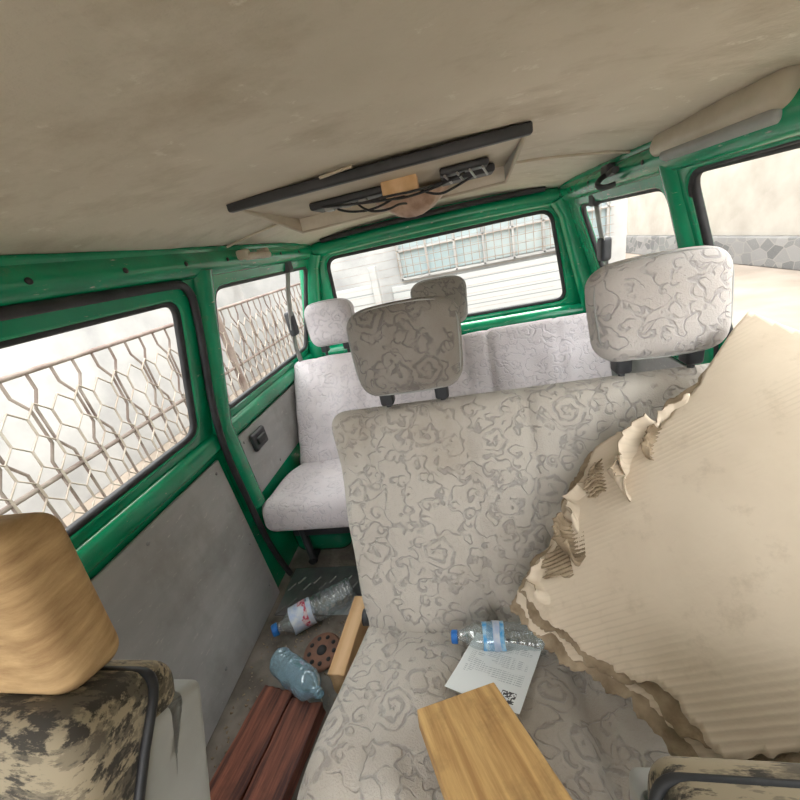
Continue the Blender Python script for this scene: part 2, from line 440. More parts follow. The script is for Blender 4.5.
# ------------------------------------------------------------------ benches
def groove(x, c, w, d): return -d * math.exp(-((x - c) / w) ** 2)
def headrest(parent, x, y, z0, z1, w, mat, lean=.16, th=.11, posts=True, pw=.075):
    h = z1 - z0
    za = Vector((0, lean, 1)).normalized(); ya = Vector((0, 1, -lean)).normalized()
    m = frame((x, y, (z0 + z1) / 2), (1, 0, 0), ya, za)
    def df(p):
        t = p.z / (h / 2)
        p = Vector(p)
        p.x *= 1 + .05 * t - .03 * (t < -.2) * (t + .2) ** 2
        p.y *= 1 - .12 * t
        p.y += .012 * (p.x / (w / 2)) ** 2 + .005 * noise.noise(Vector((p.x * 14, p.z * 14, x)))
        p.z -= .012 * (p.x / (w / 2)) ** 2 * (t > 0) * t
        return p
    rbox('headrest', (w, th, h), .052, m, mat, parent, n=16, deform=df)
    pts = []
    for a in range(48):
        t = a / 48 * 2 * math.pi
        cx, sx = math.cos(t), math.sin(t)
        px = math.copysign(abs(cx) ** .45, cx) * (w / 2 - .006); pz_ = math.copysign(abs(sx) ** .45, sx) * (h / 2 - .006)
        pts.append(df(Vector((px, -.030, pz_))))
    tubes('headrest_seam', [pts], .0022, M['gplast'], parent, cyclic=True, mtx=m, res=1)
    if posts:
        for sx in (-pw, pw):
            tubes('headrest_post', [[(x + sx, y - .002, z0 + .03), (x + sx, y - .02, z0 - .08)]], .0075, M['plast'], parent)
            rbox('post_guide', (.036, .042, .045), .008, T(x + sx, y - .010, z0 - .006), M['plast'], parent, n=3)

def bench(name, x0, x1, yc, zc, yt, zt, yf, zf, mat, sections, seams, cush_mat=None, th=.12, flare=.022, shift=0):
    root = empty(name)
    cush_mat = cush_mat or mat
    W = x1 - x0; xm = (x0 + x1) / 2
    up = Vector((0, yt - yc, zt - zc)); Lb = up.length + .05; up.normalize()
    back = Vector((0, up.z, -up.y))
    mid = Vector((xm, (yc + yt) / 2, (zc + zt) / 2)) + back * (th / 2) - up * .025
    m = frame(mid, (1, 0, 0), back, up)
    def wr(u, v, s):  # sagging fabric wrinkles
        a = noise.noise(Vector((u * 5, v * 13, s)))
        return .008 * (1 - min(1, abs(a) * 5)) * max(0, noise.noise(Vector((u * 4, v * 4, s + 3))) + .25)
    def df(p):
        p = Vector(p)
        t = p.z / (Lb / 2)
        if p.y < 0:
            k = 0
            for c in sections: k += groove(p.x + xm, c, .012, .016)
            for c in seams: k += groove(p.x + xm, c, .010, .010)
            for zz in (-.16, .17): k += groove(p.z, zz, .007, .003)
            e = 1 - min(1, abs(p.x) / (W / 2)) ** 6
            p.y -= k + .012 * math.cos(t * 1.5) * e
            p.y += .018 * noise.noise(Vector((p.x * 7, p.z * 7, 3 + yc))) + wr(p.x, p.z, yc)
        p.x *= 1 + flare * t
        p.x += shift * t
        return p
    rbox('backrest', (W, th, Lb), .045, m, mat, root, n=80, deform=df)
    bd = Vector((0, yc - yf, zc - zf)); Lc = bd.length + .09; bd.normalize()
    un = Vector((0, -bd.z, bd.y))
    tk = .14
    mid = Vector((xm, (yc + yf) / 2, (zc + zf) / 2)) + bd * .04 - un * (tk / 2)
    m2 = frame(mid, (1, 0, 0), bd, un)
    def df2(p):
        p = Vector(p)
        if p.z > 0:
            k = 0
            for c in sections: k += groove(p.x + xm, c, .014, .02)
            for c in seams: k += groove(p.x + xm, c, .010, .011)
            p.z += k + .018 * noise.noise(Vector((p.x * 6, p.y * 6, 9 + yc))) - wr(p.y, p.x, yc + 4)
            p.z += .012 * math.cos(min(1, abs(p.y) / (Lc / 2)) * 1.5)
        return p
    rbox('cushion', (W - .01, Lc, tk), .05, m2, cush_mat, root, n=80, deform=df2)
    box('seat_base', x0 + .05, x1 - .05, yf + .09, yc + .05, min(zc, zf) - .19, min(zc, zf) - .12, M['plast'], root)
    for lx in (x0 + .09, x1 - .09):
        for ly in (yf + .10, yc + .02):
            tubes('leg', [[(lx, ly, FZ), (lx, ly, min(zc, zf) - .12)]], .016, M['plast'], root)
        tubes('leg_foot_rail', [[(lx, yf + .08, FZ + .016), (lx, yc + .05, FZ + .016)]], .016, M['plast'], root)
    for xx in (x0 + .008, x1 - .008):
        lathe('hinge', [(.0001, -.01), (.022, -.01), (.022, .01), (.0001, .01)], frame((xx, yc + .06, zc - .02), (0, 1, 0), (0, 0, 1), (1, 0, 0)), M['plast'], root, 20)
    return root

b1 = bench('middle_bench_seat', -.382, .632, .605, -.925, .862, -.378, .225, -.765, M['fab_mid'], [.135], [-.27, -.02, .29, .54], th=.13, flare=.028, shift=-.006)
headrest(b1, -.150, .90, -.358, -.121, .290, M['fab_dark'])
headrest(b1, .438, .90, -.355, -.122, .285, M['fab_lt'])
b2 = bench('rear_bench_seat', -.878, .60, 1.39, -.86, 1.69, -.415, 1.02, -.795, M['fab_rear'], [-.39, .10], [-.74, -.5, -.02, .0, .4], cush_mat=M['fab_rear'], th=.13)
headrest(b2, -.645, 1.76, -.392, -.168, .255, M['fab_rear'], pw=.06)
headrest(b2, -.090, 1.76, -.392, -.165, .26, M['fab_dark'], pw=.06)

# ------------------------------------------------------------------ front seats
def front_seat(name, x0, x1, ytop, ztop, lean=(.42, .9), hr=True, hx=0):
    root = empty(name)
    xm = (x0 + x1) / 2; W = x1 - x0
    up = Vector((0, lean[0], lean[1])).normalized(); back = Vector((0, up.z, -up.y))
    Lb = .58
    c = Vector((xm, ytop, ztop)) - up * (Lb / 2)
    m = frame(c, (1, 0, 0), back, up)
    def df(p):
        p = Vector(p); t = p.z / (Lb / 2); p.x *= 1 - .05 * max(0, t) ** 2
        if p.y < 0: p.y -= .008 * (abs(p.x) / (W / 2)) ** 2
        return p
    rbox('backrest_fabric', (W, .12, Lb), .030, m, M['camo'], root, n=20, deform=df)
    def fr(z):  # where the shell rim meets the cover, going up the side
        t = max(0, z / (Lb / 2)); return -.022 + .052 * t ** 3
    def ds(p):
        z = p.z - .026
        q = df(p)
        if p.y < 0: q.y += fr(z) + .030
        return q
    rbox('backrest_shell', (W + .012, .112, Lb - .036), .012, m @ T(0, .026, -.026), M['gplast'], root, n=24, deform=ds)
    w2, h2 = W / 2 + .005, Lb / 2 - .003
    loop = []
    for a, b in round_poly([(-w2, -h2), (w2, -h2), (w2, h2), (-w2, h2)], .030, k=8):
        q = df(Vector((a, 0, b))); q.y = fr(b) - .006; loop.append(q)
    full = []
    for i, q in enumerate(loop):
        nq = loop[(i + 1) % len(loop)]; full.append(q)
        if (nq - q).length > .1:
            for k in range(1, 16):
                e = q.lerp(nq, k / 16)
                if abs(nq.z - q.z) > .1:
                    t = max(0, e.z / (Lb / 2)); e.x = math.copysign(w2, e.x) * (1 - .05 * t ** 2); e.y = fr(e.z) - .006
                full.append(e)
    tubes('piping', [full], .005, M['rubber'], root, cyclic=True, mtx=m)
    rbox('seat_cushion', (W, .5, .14), .05, T(xm, -.44, -.85) @ Matrix.Rotation(math.radians(-8), 4, 'X'), M['camo'], root, n=12)
    box('seat_base', x0 + .04, x1 - .04, -.60, -.24, FZ, -.90, M['plast'], root, r=.01)
    if hr:
        za = Vector((0, .30, 1)).normalized(); ya = Vector((0, 1, -.30)).normalized()
        mh = frame((xm + hx, ytop + .035, ztop + .088), (1, 0, 0), ya, za)
        def dh(p):
            p = Vector(p); p.x *= 1 - .22 * (p.z / .1); return p
        rbox('headrest', (.258, .075, .190), .024, mh, M['tan'], root, n=14, deform=dh)
        for sx in (-.06, .06):
            tubes('headrest_post', [[(xm + sx, ytop + .02, ztop + .04), (xm + sx, ytop - .02, ztop - .06)]], .007, M['metal'], root)
    return root
front_seat('front_seat', -.800, -.376, .187, -.366, lean=(.48, .877), hx=-.004)
front_seat('front_seat.001', .106, .530, .165, -.474, lean=(.42, .90), hr=False)

# ------------------------------------------------------------------ cardboard
def pz(x, y): return -.907 + .745 * x + .283 * y
out_main = [(.563, .81), (.580, .69), (.608, .55), (.614, .30), (.42, .255), (.311, .252), (.248, .268), (.232, .300), (.206, .345), (.17, .385), (.13, .43), (.085, .490), (.068, .53), (.050, .560), (.09, .595), (.14, .618),
            (.165, .648), (.185, .668), (.20, .70), (.245, .722), (.262, .742), (.306, .735), (.315, .695), (.37, .700), (.41, .735), (.45, .743), (.50, .775), (.532, .796)]
def densify(poly, amp, seed, jag):
    o = []
    n = len(poly)
    for i in range(n):
        a, b = Vector(poly[i]), Vector(poly[(i + 1) % n])
        k = max(1, int((b - a).length / .004))
        nn = Vector((-(b - a).y, (b - a).x)).normalized()
        for j in range(k):
            p = a.lerp(b, j / k)
            s = amp if jag(p) else .0008
            q = noise.noise(Vector((p.x * 17, p.y * 17, seed))) + .45 * noise.noise(Vector((p.x * 60, p.y * 60, seed))) + .25 * noise.noise(Vector((p.x * 200, p.y * 200, seed)))
            o.append(tuple(p + nn * s * q))
    return o
def inside(p, poly):
    c = False; n = len(poly); x, y = p
    for i in range(n):
        x1, y1 = poly[i]; x2, y2 = poly[i - 1]
        if (y1 > y) != (y2 > y) and x < (x2 - x1) * (y - y1) / (y2 - y1) + x1: c = not c
    return c
def sheet(name, poly, off, mat, parent, amp, seed, step=.0055, crum=.022, edge=.02, tilt=0):
    jag = lambda p: p[0] < .46
    P = densify(poly, amp, seed, jag)
    xs = [p[0] for p in P]; ys = [p[1] for p in P]
    nx = int((max(xs) - min(xs)) / step) + 3; ny = int((max(ys) - min(ys)) / step) + 3
    ox, oy = min(xs) - step, min(ys) - step
    bm = bmesh.new(); g = {}
    def gv(i, j):
        if (i, j) not in g: g[(i, j)] = bm.verts.new((ox + i * step, oy + j * step, 0))
        return g[(i, j)]
    for i in range(nx):
        for j in range(ny):
            if inside((ox + (i + .5) * step, oy + (j + .5) * step), P):
                bm.faces.new([gv(i, j), gv(i + 1, j), gv(i + 1, j + 1), gv(i, j + 1)])
    for v in bm.verts:
        if v.is_boundary:
            best = min(P, key=lambda p: (p[0] - v.co.x) ** 2 + (p[1] - v.co.y) ** 2)
            v.co.x, v.co.y = best
    bmesh.ops.remove_doubles(bm, verts=bm.verts, dist=.0004)
    Pe = [p for p in P if p[0] < .46]
    for v in bm.verts:
        x, y = v.co.x, v.co.y
        dmin = min((p[0] - x) ** 2 + (p[1] - y) ** 2 for p in Pe) ** .5
        e = math.exp(-dmin / edge)
        z = pz(x, y) + off
        c1 = (x * .80 + y * .6) - .60; c2 = (x * .35 - y * .93) + .36
        z += -.03 * max(0, -c1) + .015 * max(0, c2) - tilt * max(0, .25 - x)
        z += .0012 * noise.noise(Vector((x * 16, y * 16, seed)))
        z += e * crum * noise.noise(Vector((x * 13, y * 13, seed + 5)))
        v.co.z = z
    bmesh.ops.recalc_face_normals(bm, faces=bm.faces)
    me = bpy.data.meshes.new(name); bm.to_mesh(me); bm.free()
    for p in me.polygons: p.use_smooth = True
    me.materials.append(mat); me.materials.append(M['card_in'])
    o = bpy.data.objects.new(name, me); COL.objects.link(o); o.parent = parent
    s = o.modifiers.new('s', 'SOLIDIFY'); s.thickness = .005; s.offset = -1; s.material_offset_rim = 1
    return o
cb = empty('torn_cardboard_sheet')
sheet('top_layer', out_main, 0, M['card'], cb, .014, 1, crum=.007)
def grow(d1, d2):
    lo = []
    for (x, y) in out_main:
        if x < .46 and y > .5: lo.append((x - d1, y + d1 * .5))
        elif x < .3: lo.append((x - d2, y - d2 * .2))
        else: lo.append((x, y))
    return lo
sheet('middle_layer', grow(.010, .005), -.012, M['card_in'], cb, .016, 4, crum=.008)
sheet('lower_layer', grow(.014, .008), -.024, M['card'], cb, .020, 12, crum=.010, tilt=.05)
sheet('bottom_layer', grow(.020, .012), -.038, M['card_in'], cb, .022, 7, crum=.012, tilt=.10)
def shred(i, x, y, ang, ln, wd, curl, lift, mat, flute=0):
    d = Vector((math.cos(ang), math.sin(ang))); w = Vector((-d.y, d.x)); vs, fs = [], []
    nu, nv = 16, 48 if flute else 18
    for a in range(nu + 1):
        t = a / nu
        A = curl * t; R = ln / max(.25, curl)
        along = R * math.sin(A); hh = R * (1 - math.cos(A))
        wl = wd * (1 - .30 * t ** 2) * (1 + .25 * noise.noise(Vector((t * 2, 3.3, i))))
        off = wd * .25 * noise.noise(Vector((t * 1.5, 8.1, i)))
        for b in range(nv + 1):
            q = b / nv
            s = (q - .5) * wl + off
            e = 1 - abs(q - .5) * 2
            jag = (.30 * ln * noise.noise(Vector((q * 4, 5, i * 3))) + .16 * ln * noise.noise(Vector((q * 14, 9, i * 3))) - .25 * ln * (1 - e) ** 2) * t
            px = x + d.x * (along + jag) + w.x * s; py = y + d.y * (along + jag) + w.y * s
            z = pz(px, py) + lift + hh * (1 + .4 * noise.noise(Vector((q * 3, t, i)))) + .005 * noise.noise(Vector((px * 25, py * 25, i)))
            z += flute * math.sin(s / .0075 * 2 * math.pi)
            vs.append((px, py, z))
    for a in range(nu):
        for b in range(nv):
            k = a * (nv + 1) + b; fs.append((k, k + 1, k + nv + 2, k + nv + 1))
    o = mesh_obj('torn_shred', vs, fs, mat, cb)
    o.data.materials.append(M['card_in'])
    s = o.modifiers.new('s', 'SOLIDIFY'); s.thickness = .0022; s.offset = 0; s.material_offset_rim = 1
C1, C2 = M['card'], M['card_in']
shred(1, .335, .655, 2.25, .085, .11, 1.2, -.004, C1)
shred(2, .275, .665, 2.8, .065, .09, .7, .000, C2, .0018)
shred(3, .295, .640, 3.0, .065, .08, 1.6, -.002, C1)
shred(4, .225, .625, 2.5, .070, .10, .7, -.004, C1)
shred(5, .185, .590, 2.9, .070, .08, 1.0, .001, C2, .0018)
shred(6, .120, .545, 2.7, .060, .09, .7, -.004, C1)
shred(7, .390, .690, 1.9, .040, .10, .8, -.003, C1)
shred(8, .355, .665, 2.6, .045, .06, 1.3, .002, C2, .0015)
shred(9, .150, .565, 3.1, .055, .06, .4, .002, C2, .0018)

# ------------------------------------------------------------------ bottles
def bottle(name, p0, p1, R, body, label_mats=None, cap=True, seed=0, lab=(.42, .62)):
    root = empty(name)
    p0, p1 = Vector(p0), Vector(p1); ax = p1 - p0; Ln = ax.length; ax.normalize()
    xa = ax.orthogonal().normalized(); ya = ax.cross(xa)
    m = frame(p0, xa, ya, ax)
    prof = [(.0001, .006), (R * .55, .003), (R * .85, 0), (R, .012)]
    k = 48
    for i in range(k + 1):
        t = .06 + (.70 - .06) * i / k
        rr = R * (1 - .08 * abs(math.sin(i * .785 * .66)))
        if lab[0] < t < lab[1]: rr = R * .97
        prof.append((rr, t * Ln))
    for t, f in ((.76, .9), (.82, .68), (.87, .45), (.91, .33), (.935, .32), (.94, .38), (.95, .38), (.955, .3), (.99, .3)):
        prof.append((R * f, t * Ln))
    def crush(o):
        for v in o.data.vertices:
            n = noise.noise_vector(v.co * 22 + Vector((seed, 0, 0))); v.co += n * .005
    o = lathe('body', prof, m, body, root, 32); crush(o)
    if label_mats:
        o = lathe('label', [(R * .985, lab[0] * Ln), (R * 1.0, (lab[0] + .005) * Ln), (R * 1.0, lab[1] * Ln)], m, label_mats[0], root, 32); crush(o)
        mid = (lab[0] + lab[1]) / 2
        a, bb = mid - .28 * (lab[1] - lab[0]), mid + .05 * (lab[1] - lab[0])
        o = lathe('label_band', [(R * 1.012, a * Ln), (R * 1.012, bb * Ln)], m, label_mats[1], root, 32); crush(o)
    if cap:
        lathe('cap', [(.0001, 1.01 * Ln), (R * .40, 1.01 * Ln), (R * .45, 1.0 * Ln), (R * .45, .945 * Ln), (R * .38, .94 * Ln)], m, M['blue'], root, 24)
    return root
lab_w = mottled('label_white', (.75, .78, .82), (.45, .55, .75), 40, .4, 0)
lab_r = mottled('label_red', (.55, .04, .10), (.75, .6, .65), 90, .4, 0, lo=.45, hi=.55)
lab_b = mottled('label_blue', (.08, .40, .78), (.50, .72, .88), 60, .4, 0)
bottle('plastic_bottle', (-.545, .935, FZ + .048), (-.805, .770, FZ + .048), .047, M['pet'], (lab_w, lab_r), seed=1, lab=(.52, .78))
bottle('plastic_bottle.001', (-.720, .658, FZ + .072), (-.515, .535, FZ + .130), .041, M['petb'], None, cap=False, seed=7)
bottle('plastic_bottle.002', (.090, .550, -.862), (-.118, .555, -.862), .032, M['pet'], (lab_b, lab_w), seed=3, lab=(.42, .66))

# ------------------------------------------------------------------ wood & paper & floor things
def plank(name, a, b, w, th, mat, zt0, zt1):
    a, b = Vector(a), Vector(b); A = Vector((a.x, a.y, zt0 - th / 2)); B = Vector((b.x, b.y, zt1 - th / 2))
    d = (B - A); ln = d.length; d.normalize(); x = Vector((d.y, -d.x, 0)).normalized(); z = x.cross(d)
    m = frame((A + B) / 2, x, d, z)
    o = rbox(name, (w, ln, th), .004, Matrix.Identity(4), mat, None, n=14, deform=lambda p: Vector((p.x + .003 * noise.noise(p * 20), p.y + .010 * noise.noise(p * 40) * (abs(p.y) > ln / 2 - .01), p.z + .0015 * noise.noise(p * 25))))
    o.matrix_world = m
    return o
plank('red_wood_plank', (-.795, .0, 0), (-.698, .590, 0), .108, .045, M['wood_r'], FZ + .07, FZ + .050)
plank('red_wood_plank.001', (-.675, .0, 0), (-.590, .560, 0), .104, .045, M['wood_r'], FZ + .075, FZ + .055)
plank('timber_offcut', (-.498, .60, 0), (-.476, .86, 0), .055, .10, M['wood_l'], FZ + .105, FZ + .105)
def on_seat(x, y, h=0): return Vector((x, y, -.668 - .42 * y + h))
nrm = Vector((0, .385, .92)).normalized()
d1 = Vector((-.455, .89, -.374)).normalized()
x1 = d1.cross(nrm).normalized()
mb = frame(on_seat(-.038, .250) + nrm * .036, x1, d1, nrm)
o = rbox('wooden_block', (.156, .29, .034), .003, Matrix.Identity(4), M['wood_o'], None, n=14); o.matrix_world = mb

def paper_mat():
    m, nt, b, o = new_mat('printed_paper')
    t = nt.nodes.new('ShaderNodeTexCoord'); s = nt.nodes.new('ShaderNodeSeparateXYZ'); L(nt, t.outputs['Object'], s.inputs[0])
    u, v = s.outputs[0], s.outputs[1]
    ln = math_node(nt, 'GREATER_THAN', math_node(nt, 'FRACT', math_node(nt, 'MULTIPLY', v, 190)), .6)
    mp = nt.nodes.new('ShaderNodeMapping'); mp.inputs['Scale'].default_value = (260, 8, 1); L(nt, t.outputs['Object'], mp.inputs[0])
    n = noise_n(nt, mp.outputs[0], 1.5, 2)
    n2 = noise_n(nt, tco(nt, (10, 45, 1)), 1.0, 1)
    txt = math_node(nt, 'MULTIPLY', math_node(nt, 'MULTIPLY', ln, math_node(nt, 'GREATER_THAN', n.outputs[0], .46)), math_node(nt, 'GREATER_THAN', n2.outputs[0], .46))
    ins = math_node(nt, 'MULTIPLY', math_node(nt, 'LESS_THAN', math_node(nt, 'ABSOLUTE', u), .062), math_node(nt, 'LESS_THAN', math_node(nt, 'ABSOLUTE', math_node(nt, 'SUBTRACT', v, .02)), .055))
    col = mixc(nt, math_node(nt, 'MULTIPLY', math_node(nt, 'MULTIPLY', txt, ins), .45), (.86, .90, .91), (.18, .22, .28))
    # printed code square near a corner
    vo = nt.nodes.new('ShaderNodeTexVoronoi'); vo.distance = 'CHEBYCHEV'; vo.inputs['Scale'].default_value = 420; vo.inputs['Randomness'].default_value = 0
    L(nt, t.outputs['Object'], vo.inputs['Vector'])
    bw = nt.nodes.new('ShaderNodeRGBToBW'); L(nt, vo.outputs['Color'], bw.inputs[0])
    sq = math_node(nt, 'MULTIPLY', math_node(nt, 'LESS_THAN', math_node(nt, 'ABSOLUTE', math_node(nt, 'SUBTRACT', u, .045)), .014), math_node(nt, 'LESS_THAN', math_node(nt, 'ABSOLUTE', math_node(nt, 'ADD', v, .060)), .014))
    col = mixc(nt, math_node(nt, 'MULTIPLY', sq, math_node(nt, 'GREATER_THAN', bw.outputs[0], .5)), col, (.08, .08, .09))
    L(nt, col, b.inputs['Base Color']); b.inputs['Roughness'].default_value = .6
    return m
vs, fs = [], []
for i in range(13):
    for j in range(17):
        u, v = (i / 12 - .5) * .150, (j / 16 - .5) * .175
        vs.append((u, v, .003 * noise.noise(Vector((u * 12, v * 12, 0))) + .35 * u * u))
for i in range(12):
    for j in range(16):
        k = i * 17 + j; fs.append((k, k + 17, k + 18, k + 1))
pm = paper_mat()
o = mesh_obj('paper_sheet', vs, fs, pm)
dp = (Vector((.070, .155, 0)) + Vector((0, 0, -.42 * .155))).normalized()
o.matrix_world = frame(on_seat(-.026, .464) + nrm * .026, dp.cross(nrm), dp, nrm)

pd = empty('perforated_disc')
DX, DY = -.612, .725
lathe('disc', [(.0001, 0), (.060, 0), (.066, .006), (.060, .012), (.030, .014), (.0001, .014)], T(DX, DY, FZ + .001), M['rust'], pd, 30)
for k in range(9):
    a = k / 9 * 2 * math.pi
    lathe('hole', [(.0001, .0), (.0075, .0), (.0075, .0016), (.0001, .0016)], T(DX + .044 * math.cos(a), DY + .044 * math.sin(a), FZ + .0135), M['rubber'], pd, 12)
lathe('hub', [(.0001, .004), (.016, .004), (.018, 0)], T(DX, DY, FZ + .0145), M['rubber'], pd, 16)
fp = empty('ribbed_floor_plate')
box('plate', -.86, -.42, .86, 1.08, FZ, FZ + .006, M['metal'], fp, r=.002)
tubes('ribs', [[(-.85 + .035 * i, .87 + .1 * (j) + (.03 if i % 2 else 0), FZ + .006), (-.83 + .035 * i, .90 + .1 * j + (.03 if i % 2 else 0), FZ + .006)] for i in range(12) for j in range(2)], .003, M['gplast'], fp, res=1)
vs, fs = [], []
for k in range(620):
    x, y = random.uniform(-.86, -.42), random.uniform(.3, 1.0); s = random.uniform(.002, .009)
    b0 = len(vs)
    vs += [(x, y, FZ + .001), (x + s, y + random.uniform(-s, s), FZ + .001), (x + random.uniform(-s, s), y + s, FZ + .001), (x + s * .3, y + s * .3, FZ + s * .7)]
    fs += [(b0, b0 + 1, b0 + 3), (b0 + 1, b0 + 2, b0 + 3), (b0 + 2, b0, b0 + 3), (b0, b0 + 2, b0 + 1)]
mesh_obj('floor_debris', vs, fs, M['card_in'], smooth=False)

# ------------------------------------------------------------------ ceiling console
cc = empty('ceiling_lamp_console')
box('front_bar', -.455, .170, .812, .832, .136, .156, M['plast'], cc, r=.005)
def quad(name, pts, mat, parent, th=.006):
    o = mesh_obj(name, pts, [tuple(range(len(pts)))], mat, parent, smooth=False)
    s = o.modifiers.new('s', 'SOLIDIFY'); s.thickness = th; s.offset = 0; return o
quad('left_side', [(-.45, .83, .150), (-.45, 1.20, .100), (-.45, 1.20, .165), (-.45, .83, .165)], M['beige'], cc)
quad('right_side', [(.165, .83, .150), (.165, 1.15, .100), (.165, 1.15, .165), (.165, .83, .165)], M['gplast'], cc)
quad('base_plate', [(-.45, .83, .146), (.165, .83, .146), (.165, 1.15, .138), (-.45, 1.2, .138)], M['beige'], cc, .003)
quad('back_side', [(-.45, 1.20, .100), (.165, 1.15, .100), (.165, 1.15, .165), (-.45, 1.20, .165)], M['head'], cc)
tubes('rim', [[(-.45, .83, .150), (-.45, 1.20, .100), (.165, 1.15, .100), (.165, .83, .150)]], .005, M['beige'], cc)
rbox('switch_box', (.20, .09, .018), .006, T(-.235, 1.03, .132), M['plast'], cc, n=4)
for k in range(3): rbox('switch', (.022, .03, .012), .004, T(-.29 + k * .045, 1.01, .121), M['gplast'], cc, n=2)
rbox('clip_2', (.11, .05, .016), .006, T(.05, .98, .132), M['plast'], cc, n=4)
rbox('socket_box', (.13, .07, .018), .006, T(.06, 1.06, .126), M['plast'], cc, n=4)
for k in range(4):
    tubes('clip_bar', [[(.005 + k * .028, .95, .122), (.02 + k * .028, 1.01, .112)]], .003, M['metal'], cc, res=1)
rbox('wood_spacer', (.085, .05, .035), .005, T(-.10, .98, .128), M['wood_l'], cc, n=4)
tubes('wires', [[(-.25, 1.0, .12), (-.2, .95, .108), (-.13, .96, .112), (-.06, .94, .105), (.02, 1.0, .118)],
                [(-.30, .98, .125), (-.22, .93, .11), (-.12, .97, .103), (-.10, 1.03, .11)],
                [(-.16, 1.05, .12), (-.12, .98, .10), (-.02, 1.0, .108), (.05, .96, .12)],
                [(-.22, 1.02, .12), (-.19, .96, .090), (-.14, .98, .084), (-.11, 1.04, .10), (-.10, 1.12, .10)],
                [(-.06, 1.06, .12), (-.02, .98, .088), (.03, .99, .10), (.08, 1.03, .12)],
                [(-.28, 1.05, .12), (-.24, 1.0, .100), (-.17, 1.04, .098), (-.12, 1.0, .11)]], .0028, M['rubber'], cc, smooth_curve=True)
# drooping cloth-wrapped lamp under the console
vs, fs = [], []
sg = 36
prof = [(.0001, -.040), (.02, -.037), (.040, -.028), (.056, -.014), (.068, .0), (.078, .010), (.080, .016)]
for k, (r, z0) in enumerate(prof):
    for j in range(sg):
        a = 2 * math.pi * j / sg
        rr2 = r * (1 + .10 * math.sin(a * 5 + k * .4) * k / 6) * (1.25 if abs(math.cos(a)) > .7 else 1.0)
        vs.append((-.088 + rr2 * math.cos(a), 1.14 + rr2 * .8 * math.sin(a), .106 + z0 + .006 * math.sin(a * 3 + 1) * k / 6))
for i in range(len(prof) - 1):
    for j in range(sg):
        fs.append((i * sg + j, i * sg + (j + 1) % sg, (i + 1) * sg + (j + 1) % sg, (i + 1) * sg + j))
mesh_obj('lamp_cover', vs, fs, M['lens'], cc)
tubes('ceiling_scratch', [[(-.235, .80, .152), (-.165, .79, .155)]], .003, M['beige'])  # scratch mark on the headliner, added as a thin raised pale line
du = empty('roof_side_storage_box')
def dd(p):
    p = Vector(p); t = p.y / .2
    p.x *= 1 - .15 * t * (t > 0)
    return p
rbox('shell', (.12, .40, .055), .024, T(.536, .905, .084) @ Matrix.Rotation(math.radians(24), 4, 'Y'), M['beige'], du, n=12, deform=dd)
rbox('inset', (.07, .33, .026), .011, T(.522, .89, .060) @ Matrix.Rotation(math.radians(24), 4, 'Y'), M['gplast'], du, n=10)
ch = empty('coat_hook')
tubes('hook', [[(.50, 1.37, .075), (.47, 1.36, .065), (.455, 1.34, .045), (.475, 1.32, .035), (.50, 1.32, .04)]], .008, M['plast'], ch, smooth_curve=True)
tubes('hook_arm', [[(.52, 1.42, .08), (.49, 1.36, .07), (.485, 1.28, .075)]], .010, M['plast'], ch, smooth_curve=True)
rbox('mount', (.05, .06, .03), .008, T(.51, 1.37, .085), M['plast'], ch, n=4)
gh = empty('grab_handle')
rbox('grip', (.028, .16, .022), .010, T(-.655, 1.27, .068), M['beige'], gh, n=6)
rbox('mount_1', (.04, .03, .03), .008, T(-.668, 1.20, .076), M['beige'], gh, n=4)
rbox('mount_2', (.04, .03, .03), .008, T(-.668, 1.34, .076), M['beige'], gh, n=4)
dl = empty('door_pull')
rbox('bezel', (.02, .10, .075), .009, T(-.874, 1.20, -.60), M['plast'], dl, n=5)
rbox('lever', (.016, .06, .03), .007, T(-.862, 1.20, -.60), M['rubber'], dl, n=5)
def belt(name, pts, w, axis=(0, 1, 0)):
    root = empty(name); a = Vector(axis); vs, fs = [], []
    for p in pts:
        p = Vector(p); vs += [p - a * w / 2, p + a * w / 2]
    for i in range(len(pts) - 1): fs.append((2 * i, 2 * i + 1, 2 * i + 3, 2 * i + 2))
    o = mesh_obj('webbing', vs, fs, M['gplast'], root)
    s = o.modifiers.new('s', 'SOLIDIFY'); s.thickness = .003
    return root
bl = belt('seat_belt', [(-.735, 1.66, .02), (-.775, 1.66, -.1), (-.80, 1.67, -.2), (-.84, 1.70, -.36), (-.845, 1.72, -.44)], .045)
rbox('anchor', (.03, .06, .06), .012, T(-.735, 1.66, .02), M['plast'], bl, n=4)
rbox('buckle', (.035, .06, .12), .014, T(-.815, 1.69, -.24), M['plast'], bl, n=4)
br = belt('seat_belt.001', [(.545, 1.62, .02), (.565, 1.62, -.1), (.59, 1.63, -.2), (.62, 1.66, -.38)], .045)
rbox('anchor', (.03, .06, .06), .012, T(.545, 1.62, .02), M['plast'], br, n=4)
rbox('buckle', (.04, .06, .09), .014, T(.585, 1.63, -.17), M['plast'], br, n=4)
dh = empty('sliding_door_handle')
rbox('grip', (.05, .10, .10), .022, T(.640, .77, -.39), M['gplast'], dh, n=6)
rbox('bezel', (.03, .14, .05), .012, T(.655, .77, -.46), M['plast'], dh, n=6)

